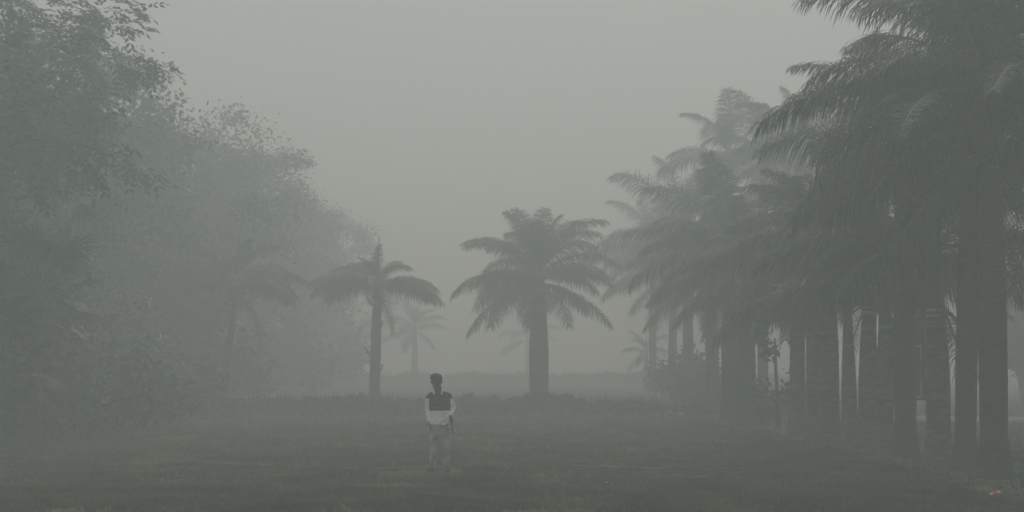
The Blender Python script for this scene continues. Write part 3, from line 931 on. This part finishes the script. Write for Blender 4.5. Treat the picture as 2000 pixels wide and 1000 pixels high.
def build_man():
    x, y = ground_pt(858, 921)
    U = y / FPX                       # metres per photo pixel at the man
    g = gz(x, y)
    def P(px, py, yy=0.0): return Vector(((px - 858) * U, yy, (921 - py) * U))
    # joints (image left first)
    shL, elL, wrL = P(838.5, 777, .0), P(834.5, 799, .04), P(839.5, 826, -.03)
    shR, elR, wrR = P(877.5, 778, 0), P(884.5, 799, .04), P(880.5, 814, -.10)
    hipL, knL, anL = P(849, 838), P(845.5, 878, -.05), P(845.5, 911, .02)
    hipR, knR, anR = P(867, 838), P(872.5, 878, -.02), P(873, 913, .06)
    neck, head = P(855.5, 764, .01), P(852.5, 746, -.02)
    b = MB()
    # head: skull, jaw, brow, nose, ears
    b.ball(head + Vector((0, .01, .03)), .097, 20, 14, (.92, 1.03, 1.08))
    b.ball(head + Vector((0, -.022, -.035)), .08, 16, 12, (.9, .95, 1.15))
    b.ball(head + Vector((0, -.052, -.092)), .032, 12, 8, (1.1, .9, .8))
    b.tube([head + Vector((0, -.092, .02)), head + Vector((0, -.118, -.018)), head + Vector((0, -.10, -.035))], [.010, .016, .012], 8)
    b.ball(head + Vector((0, -.085, .028)), .03, 12, 8, (1.9, .55, .35))
    b.ball(head + Vector((0, -.092, -.062)), .022, 10, 8, (1.2, .5, .45))
    for s in (-1, 1): b.ball(head + Vector((s * .092, .015, -.005)), .028, 10, 8, (.4, .7, 1.15))
    b.tube([head + Vector((0, .02, -.04)), neck, neck + Vector((0, .01, -.08))], [.072, .076, .095], 14)
    # torso and pelvis
    loft(b, [(P(858, 770).x, .02, P(0, 766).z, .08, .06), (P(858, 770).x, .01, P(0, 774).z, .17, .09), (P(858, 0).x, 0, P(0, 790).z, .155, .10), (P(858, 0).x, 0, P(0, 812).z, .13, .09), (P(858, 0).x, 0, P(0, 832).z, .15, .10), (P(858, 0).x, 0, P(0, 843).z, .13, .09)])
    for (s_, e_, w_) in ((shL, elL, wrL), (shR, elR, wrR)):
        b.tube([s_, s_.lerp(e_, .5), e_, e_.lerp(w_, .4), w_], [.055, .046, .038, .036, .025], 12)
    for (h_, k_, a_) in ((hipL, knL, anL), (hipR, knR, anR)):
        b.tube([h_, h_.lerp(k_, .5), k_, k_.lerp(a_, .35), a_, a_ + Vector((0, -.02, -.05))], [.078, .07, .05, .052, .034, .035], 14)
        b.tube([a_ + Vector((0, .03, -.06)), a_ + Vector((0, -.14, -.07))], [.03, .025], 8)
    # image-left hand in the pocket
    b.ball(wrL + Vector((.012, -.01, -.045)), .04, 12, 8, (.55, .9, 1.2))
    for k in range(4):
        q = wrL + Vector((.02, -.03 + k * .02, -.08)); b.tube([q, q + Vector((.01, 0, -.045))], [.010, .008], 6)
    b.tube([wrL + Vector((.0, -.04, -.03)), wrL + Vector((.01, -.06, -.075))], [.012, .009], 6)
    # image-right hand closed round the stick
    hc = wrR + Vector((.004, -.02, -.055))
    b.ball(hc, .043, 12, 8, (.6, .85, 1.05))
    for k in range(4):
        z = .03 - k * .02; L = (.95, 1.0, .97, .8)[k]
        b.tube([hc + Vector((-.012, -.03, z)), hc + Vector((.0, -.062 * L, z)), hc + Vector((.024, -.064 * L, z - .002)), hc + Vector((.034, -.042, z - .003)), hc + Vector((.024, -.028, z - .003))], [.0105, .010, .010, .009, .008], 7)
    b.tube([hc + Vector((-.02, -.01, .035)), hc + Vector((-.005, -.05, .052)), hc + Vector((.018, -.062, .046))], [.013, .012, .009], 7)
    body = link('person', remesh(b, 'person', M['skin'], 0.0065, 2), None, (x, y, g + .005))
    tag(body, 'man in dark and white shirt and faded jeans walking on the lawn, hand in pocket', 'person')
    # hair: a high flat mop leaning to the left of the photo
    h = MB()
    h.ball(head + Vector((0, .028, .045)), .103, 18, 12, (1.0, 1.03, 1.0))
    h.ball(head + Vector((-.018, -.025, .098)), .075, 16, 10, (1.25, 1.1, .62))
    h.ball(head + Vector((-.078, -.05, .065)), .035, 10, 8, (.95, 1.1, 1.0))
    h.ball(head + Vector((.05, .0, .09)), .05, 12, 8, (1.0, 1.1, .9))
    rr = random.Random(5)
    for k in range(60):
        a = rr.uniform(0, 2 * PI); e = rr.uniform(.1, 1.3)
        q = head + Vector((math.cos(a) * .085 * math.cos(e) - .01, math.sin(a) * .09 * math.cos(e), .06 + .08 * math.sin(e)))
        h.ball(q, rr.uniform(.012, .022), 6, 5)
    # cut away in front of the face
    hm = remesh(h, 'hair', M['hair'], .007, 1)
    bm = bmesh.new(); bm.from_mesh(hm)
    bmesh.ops.delete(bm, geom=[v for v in bm.verts if v.co.z < head.z + .035 and v.co.y < head.y - .01], context='VERTS')
    bm.to_mesh(hm); bm.free()
    link('hair', hm, body)
    for s in (-1, 1):
        e = MB(); e.ball(head + Vector((s * .03, -.083, .008)), .012, 10, 8, (1.1, .8, .7))
        link('eye', e.mesh('eye', M['chest'], True), body)
    # shirt
    t = MB()
    cx = P(858, 0).x
    loft(t, [(P(856, 0).x, .02, P(0, 763.5).z, .068, .06), (P(857, 0).x, .02, P(0, 765.5).z, .12, .078), (cx, .01, P(0, 767.5).z, .17, .09), (cx, .008, P(0, 770).z, .21, .10), (cx, .005, P(0, 777).z, .222, .115),
             (cx, 0, P(0, 790).z, .185, .125), (cx + .005, 0, P(0, 803).z, .172, .12), (P(859, 0).x, 0, P(0, 815).z, .170, .118), (P(859, 0).x, 0, P(0, 824).z, .182, .125), (P(858.5, 0).x, 0, P(0, 829.5).z, .180, .123)], 26)
    t.tube([shL + Vector((.05, 0, -.02)), shL, shL.lerp(elL, .5), elL, elL.lerp(wrL, .5), wrL + Vector((0, 0, .015))], [.06, .066, .06, .052, .047, .038], 14)
    t.tube([shR + Vector((-.05, 0, -.02)), shR, shR.lerp(elR, .5), elR, elR.lerp(wrR, .5), wrR + Vector((0, 0, .012))], [.06, .066, .06, .054, .048, .036], 14)
    tm = remesh(t, 'shirt', [M['white'], M['navy'], M['chest']], .008, 2)
    yz = P(0, 780).z; cz = P(0, 802).z
    for v in tm.vertices:      # folds of the loose lower half and sleeves
        c = v.co
        amt = .006 if c.z < cz else .003
        f = math.sin((c.z * 1.0 - .8 * (c.x - cx)) * 60 + 5 * mnoise.noise(c * 7)) * amt * .7 + mnoise.noise(c * 16) * amt * 1.3
        v.co = c + v.normal * f
    for p in tm.polygons:
        c = p.center
        ix = (c.x / U) + 858
        sleeve = ix < 841 or ix > 876.5
        if c.z > P(0, 777).z + (0.0 if not sleeve else -.008): p.material_index = 1
        elif not sleeve and c.z > cz: p.material_index = 2
        elif sleeve and ix > 838.5 and ix < 880 and c.z > cz: p.material_index = 1  # inner sleeve edges dark: shade of the arm gap put into the colour
        else: p.material_index = 0
    sh = link('shirt', tm, body)
    # open pale collar
    for s, q in ((-1, P(848.5, 764, -.055)), (1, P(862.5, 765, -.055))):
        c = MB()
        pa = [P(855.5 + s * 6.8, 757, .02), P(855.5 + s * 7.2, 759, -.04), q + Vector((s * .002, -.02, -.01)), q + Vector((-s * .012, -.035, -.045)), q + Vector((s * .022, -.02, -.055)), P(855.5 + s * 9.5, 763.5, .02)]
        nb = len(c.v)
        off = Vector((s * .006, -.008, .002))
        for v in pa: c.v.append(v)
        for v in pa: c.v.append(v + off)
        k = len(pa)
        c.face(tuple(range(k))); c.face(tuple(range(k, 2 * k))[::-1])
        for i in range(k): c.face((i, (i + 1) % k, (i + 1) % k + k, i + k))
        link('collar', c.mesh('collar', M['white']), sh)
    # illegible chest lettering: two rows of small blurred marks
    pr = MB(); rr = random.Random(8)
    for (py, hh, n) in ((785.5, 2.2, 13), (795.5, 5.0, 9)):
        for k in range(n):
            px = 846 + (869 - 846) * (k + .5) / n
            w = (869 - 846) / n * .62 * U
            yy = -.1325 * math.sqrt(max(0.1, 1 - ((px - 858) * U / .2) ** 2)) - .004
            pr.box(P(px, py + rr.uniform(-.5, .5), yy), (w, .004, hh * U * rr.uniform(.5, 1)))
    link('print', pr.mesh('print', M['print']), sh)
    # jeans
    j = MB()
    loft(j, [(cx, 0, P(0, 846).z, .145, .105), (cx, 0, P(0, 838).z, .168, .117), (cx, 0, P(0, 827).z, .162, .112)], 24)
    j.tube([P(849, 836), P(848, 850, -.02), knL + P(858, 921) * 0, knL.lerp(anL, .5), anL + Vector((0, 0, .01)), anL + Vector((0, 0, -.035))], [.096, .084, .064, .060, .056, .062], 16)
    j.tube([P(867, 836), P(868.5, 850, -.01), knR, knR.lerp(anR, .5), anR + Vector((0, 0, .01)), anR + Vector((0, 0, -.035))], [.096, .084, .062, .058, .055, .060], 16)
    jm = remesh(j, 'jeans', M['jeans'], .008, 1)
    kz = knL.z
    for v in jm.vertices:
        c = v.co
        amt = .009 if c.z < kz else .004
        v.co = c + v.normal * (math.sin((c.z + .5 * (c.x - cx)) * 85 + 4 * mnoise.noise(c * 8)) * amt * .8 + mnoise.noise(c * 18) * amt)
    link('jeans', jm, body)
    # shoes
    for a_, rot in ((anL, -.55), (anR, .15)):
        s_ = MB(); q = Matrix.Rotation(rot, 3, 'Z')
        gz0 = -a_.z + 0.0
        base = Vector((a_.x, a_.y, 0))
        pts = [base + q @ Vector((0, .07, .05)), base + q @ Vector((0, .03, .055)), base + q @ Vector((0, -.06, .045)), base + q @ Vector((0, -.15, .033)), base + q @ Vector((0, -.19, .028))]
        s_.tube(pts, [.035, .05, .048, .045, .028], 12)
        s_.tube([base + Vector((0, .02, .05)), base + Vector((0, .02, .11))], [.045, .042], 12)
        sm = remesh(s_, 'shoe', M['shoe'], .008, 2)
        for v in sm.vertices: v.co.z = max(v.co.z, .004)
        so = link('shoe', sm, body)
    # the stick in his hand
    c = MB()
    c.tube([Vector((0, 0, .05)), Vector((.008, 0, -.07)), Vector((.03, .01, -.23))], [.012, .014, .012], 8)
    st = link('short_stick', c.mesh('short_stick', M['stick'], True), None, Vector((x, y, g)) + hc + Vector((.01, -.045, 0)))
    tag(st, 'short dark stick hanging from the hand of the man', 'stick')
build_man()
